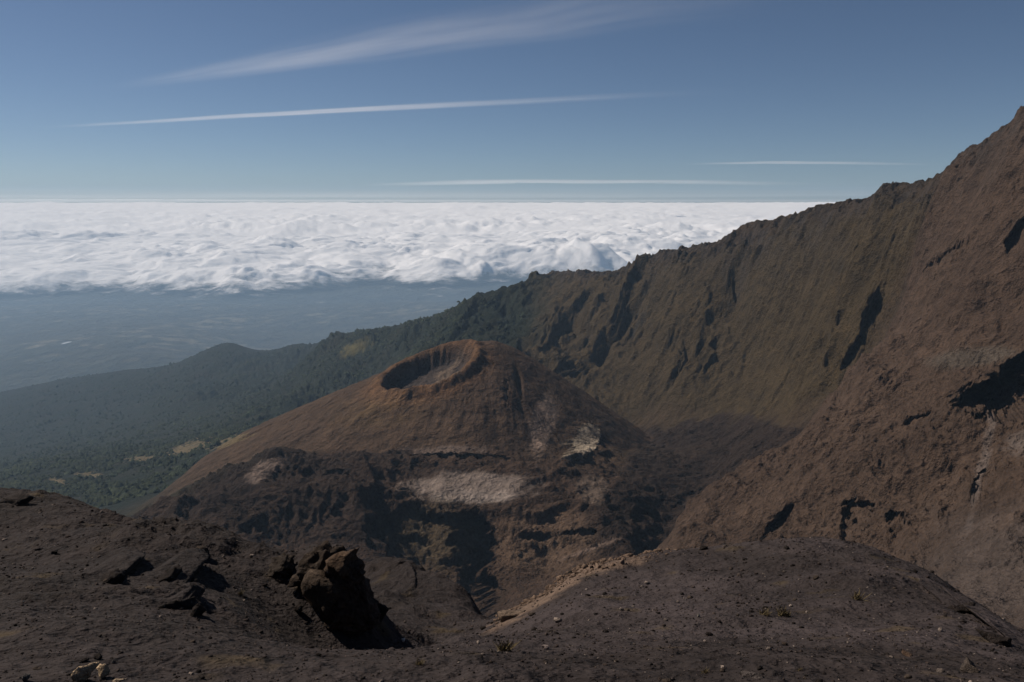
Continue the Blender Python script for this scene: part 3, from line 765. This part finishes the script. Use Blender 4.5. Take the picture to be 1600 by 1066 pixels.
wx = 1.0 * X6 + 500 * noise(X6 / 1900, YY6 / 1900, 901) + 200 * noise(X6 / 700, YY6 / 700, 903); wy = YY6 + 500 * noise(X6 / 1900, YY6 / 1900, 902) + 200 * noise(X6 / 700, YY6 / 700, 904)
pf_ = puffs(wx, wy * .85, 3000, 911, 6, .52)
big = fbm(X6 / 5200, YY6 / 6500, 4, 921)
sheet = sstep(-.25, .25, fbm(X6 / 9000 + 3, YY6 / 14000, 3, 941))           # smoother stretches between the puffy ones
col_a = A6[None] + 0 * YY6
front = 15200 + 1500 * fbm(X6 / 2600, YY6 / 9000, 4, 931) + 1500 * sstep(-.5, -.05, col_a) + 900 * sstep(-.1, .1, col_a)
thick = sstep(-900, 2300, YY6 - front + 1400 * (pf_ - .25) + 1100 * big)
fade_h = 1 - .55 * sstep(30000, 100000, YY6)
Z6 = -1740 + 230 * thick + (520 + 460 * (1 - sheet)) * thick * pf_ * fade_h + 230 * big * thick + 1400 * sstep(14000, 190000, YY6) + 560 * np.maximum(0, fbm(X6 / 16000, YY6 / 30000, 4, 951)) * sstep(40000, 90000, YY6)
tk = thick * (.5 + .8 * sstep(.0, .22, pf_ + .5 * big + .6 * sstep(24000, 45000, YY6)))
K6 = 1.6
X6 = X6 * K6; YY6 = YY6 * K6; Z6 = Z6 * K6
link("cloud_deck", mesh_from("cloud_deck", np.stack([X6, YY6, Z6], 2).reshape(-1, 3), grid_faces(*X6.shape).reshape(-1, 4), M_CLOUD, {"thick": tk.ravel() * .9}),
     kind="stuff", label="sea of white clouds spreading to the horizon below the sky")

# ------------------------------------------------------------------ cirrus streaks: thin lens-shaped volumes of ice cloud
def cirrus_mat(dens):
    m, nt, N, L = new_mat("cirrus")
    out = N.new("ShaderNodeOutputMaterial"); vs = N.new("ShaderNodeVolumeScatter")
    vs.inputs["Color"].default_value = (1, 1, 1, 1); vs.inputs["Density"].default_value = dens; vs.inputs["Anisotropy"].default_value = .2
    L.new(vs.outputs[0], out.inputs["Volume"])
    return m
def streak(path, widths, alt, thick_m, dens, label, seed):
    """path: photo pixels of the centre line; altitude above the camera in metres"""
    n_, k_ = 160, 28
    pth = []
    for (px, py) in path:
        u, v = (px - CX) / FPX, (CY - py) / FPX
        kk = alt / (v * CP - SP); pth.append((u * kk, (CP + v * SP) * kk))
    pth = np.array(pth); tt = np.linspace(0, 1, len(pth)); t = np.linspace(0, 1, n_)
    cx_, cy_ = np.interp(t, tt, pth[:, 0]), np.interp(t, tt, pth[:, 1])
    w = np.interp(t, np.linspace(0, 1, len(widths)), widths)
    ddx, ddy = np.gradient(cx_), np.gradient(cy_); l = np.hypot(ddx, ddy); nx, ny = -ddy / l, ddx / l
    q = np.linspace(-1, 1, k_)
    T, Q = np.meshgrid(t, q, indexing='ij')
    wob = noise(T * 6, Q * 0 + .5, seed) * .15
    gx_ = cx_[:, None] + nx[:, None] * w[:, None] * (Q + wob); gy_ = cy_[:, None] + ny[:, None] * w[:, None] * (Q + wob)
    prof = np.clip(1 - Q ** 2, 0, 1) ** 2.6 * sstep(0, .35, T) * sstep(1, .45, T)
    fib = np.clip(.55 + .6 * fbm(T * 5 + Q * .8, Q * 5, 4, seed + 3) , .05, 1.4)
    th = thick_m * prof * fib + .5
    th[:, 0] = th[:, -1] = .2
    top = np.stack([gx_, gy_, alt + th], 2).reshape(-1, 3); bot = np.stack([gx_, gy_, alt - th], 2).reshape(-1, 3)
    f = grid_faces(n_, k_).reshape(-1, 4); fb = f[:, ::-1] + n_ * k_
    side = []
    for i in range(n_ - 1):
        a, b = i * k_, (i + 1) * k_; side.append((b, a, a + n_ * k_, b + n_ * k_))
        a, b = i * k_ + k_ - 1, (i + 1) * k_ + k_ - 1; side.append((a, b, b + n_ * k_, a + n_ * k_))
    for j in range(k_ - 1):
        side.append((j, j + 1, j + 1 + n_ * k_, j + n_ * k_)); a = (n_ - 1) * k_ + j; side.append((a + 1, a, a + n_ * k_, a + 1 + n_ * k_))
    me = mesh_from("cirrus_streak", np.concatenate([top, bot]), np.concatenate([f, fb, np.array(side)]), cirrus_mat(dens))
    import bmesh
    bm = bmesh.new(); bm.from_mesh(me); bmesh.ops.recalc_face_normals(bm, faces=bm.faces); bm.to_mesh(me); bm.free()
    link("cirrus_streak", me, label=label, cat="cloud", group="cirrus streaks in the blue sky")
streak([(160, 141), (420, 100), (700, 55), (1000, 8), (1300, -40)], [900, 2400, 3600, 4200, 4200], 6000, 120, 2.2e-4, "broad upper cirrus streak slanting up to the right", 1)
streak([(60, 200), (400, 180), (700, 164), (1150, 142)], [1000, 1500, 1900, 1800], 6000, 120, 3.3e-4, "long thin cirrus streak crossing the middle of the sky", 2)
streak([(560, 291), (800, 284), (1050, 284), (1260, 290)], [6000, 11000, 11000, 8000], 2500, 160, 0.8e-4, "pale wide cirrus veil low above the cloud sea", 3)
streak([(-80, 311), (120, 312), (280, 312), (430, 314)], [5000, 7000, 7000, 4000], 700, 90, 1.2e-4, "thin pale cloud band just above the horizon on the left", 5)
streak([(-900, 305), (200, 305), (1000, 305), (2000, 305)], [100000, 108000, 108000, 100000], 1500, 240, 1.1e-5, "broad faint veil of cloud paling the sky along the horizon", 6)
streak([(-1200, 314), (200, 314), (1000, 314), (2400, 314)], [110000, 128000, 128000, 110000], 560, 200, 1.0e-5, "lowest pale veil of cloud lying on the horizon", 7)
streak([(1060, 257), (1200, 254), (1320, 255), (1470, 258)], [2200, 3000, 3000, 2200], 3500, 120, 1.3e-4, "thin cirrus line above the ridge on the right", 4)

# ------------------------------------------------------------------ the air
hv = bpy.data.materials.new("air"); hv.use_nodes = True
nt = hv.node_tree; nt.nodes.clear()
o_ = nt.nodes.new("ShaderNodeOutputMaterial"); pv_ = nt.nodes.new("ShaderNodeVolumePrincipled")
pv_.inputs["Color"].default_value = (.47, .70, .98, 1)
pv_.inputs["Density"].default_value = 3.1e-5
pv_.inputs["Anisotropy"].default_value = 0.1
nt.links.new(pv_.outputs[0], o_.inputs["Volume"])
x0, x1, y0, y1, z0, z1 = -27000, 27000, -600, 22050, -2845, 420
bv = [(x, y, z) for x in (x0, x1) for y in (y0, y1) for z in (z0, z1)]
bf = [(0, 1, 3, 2), (4, 6, 7, 5), (0, 4, 5, 1), (2, 3, 7, 6), (0, 2, 6, 4), (1, 5, 7, 3)]
hz = link("haze", mesh_from("haze", bv, bf, hv, smooth=False), kind="stuff", label="thin blue haze filling the air over the valley")
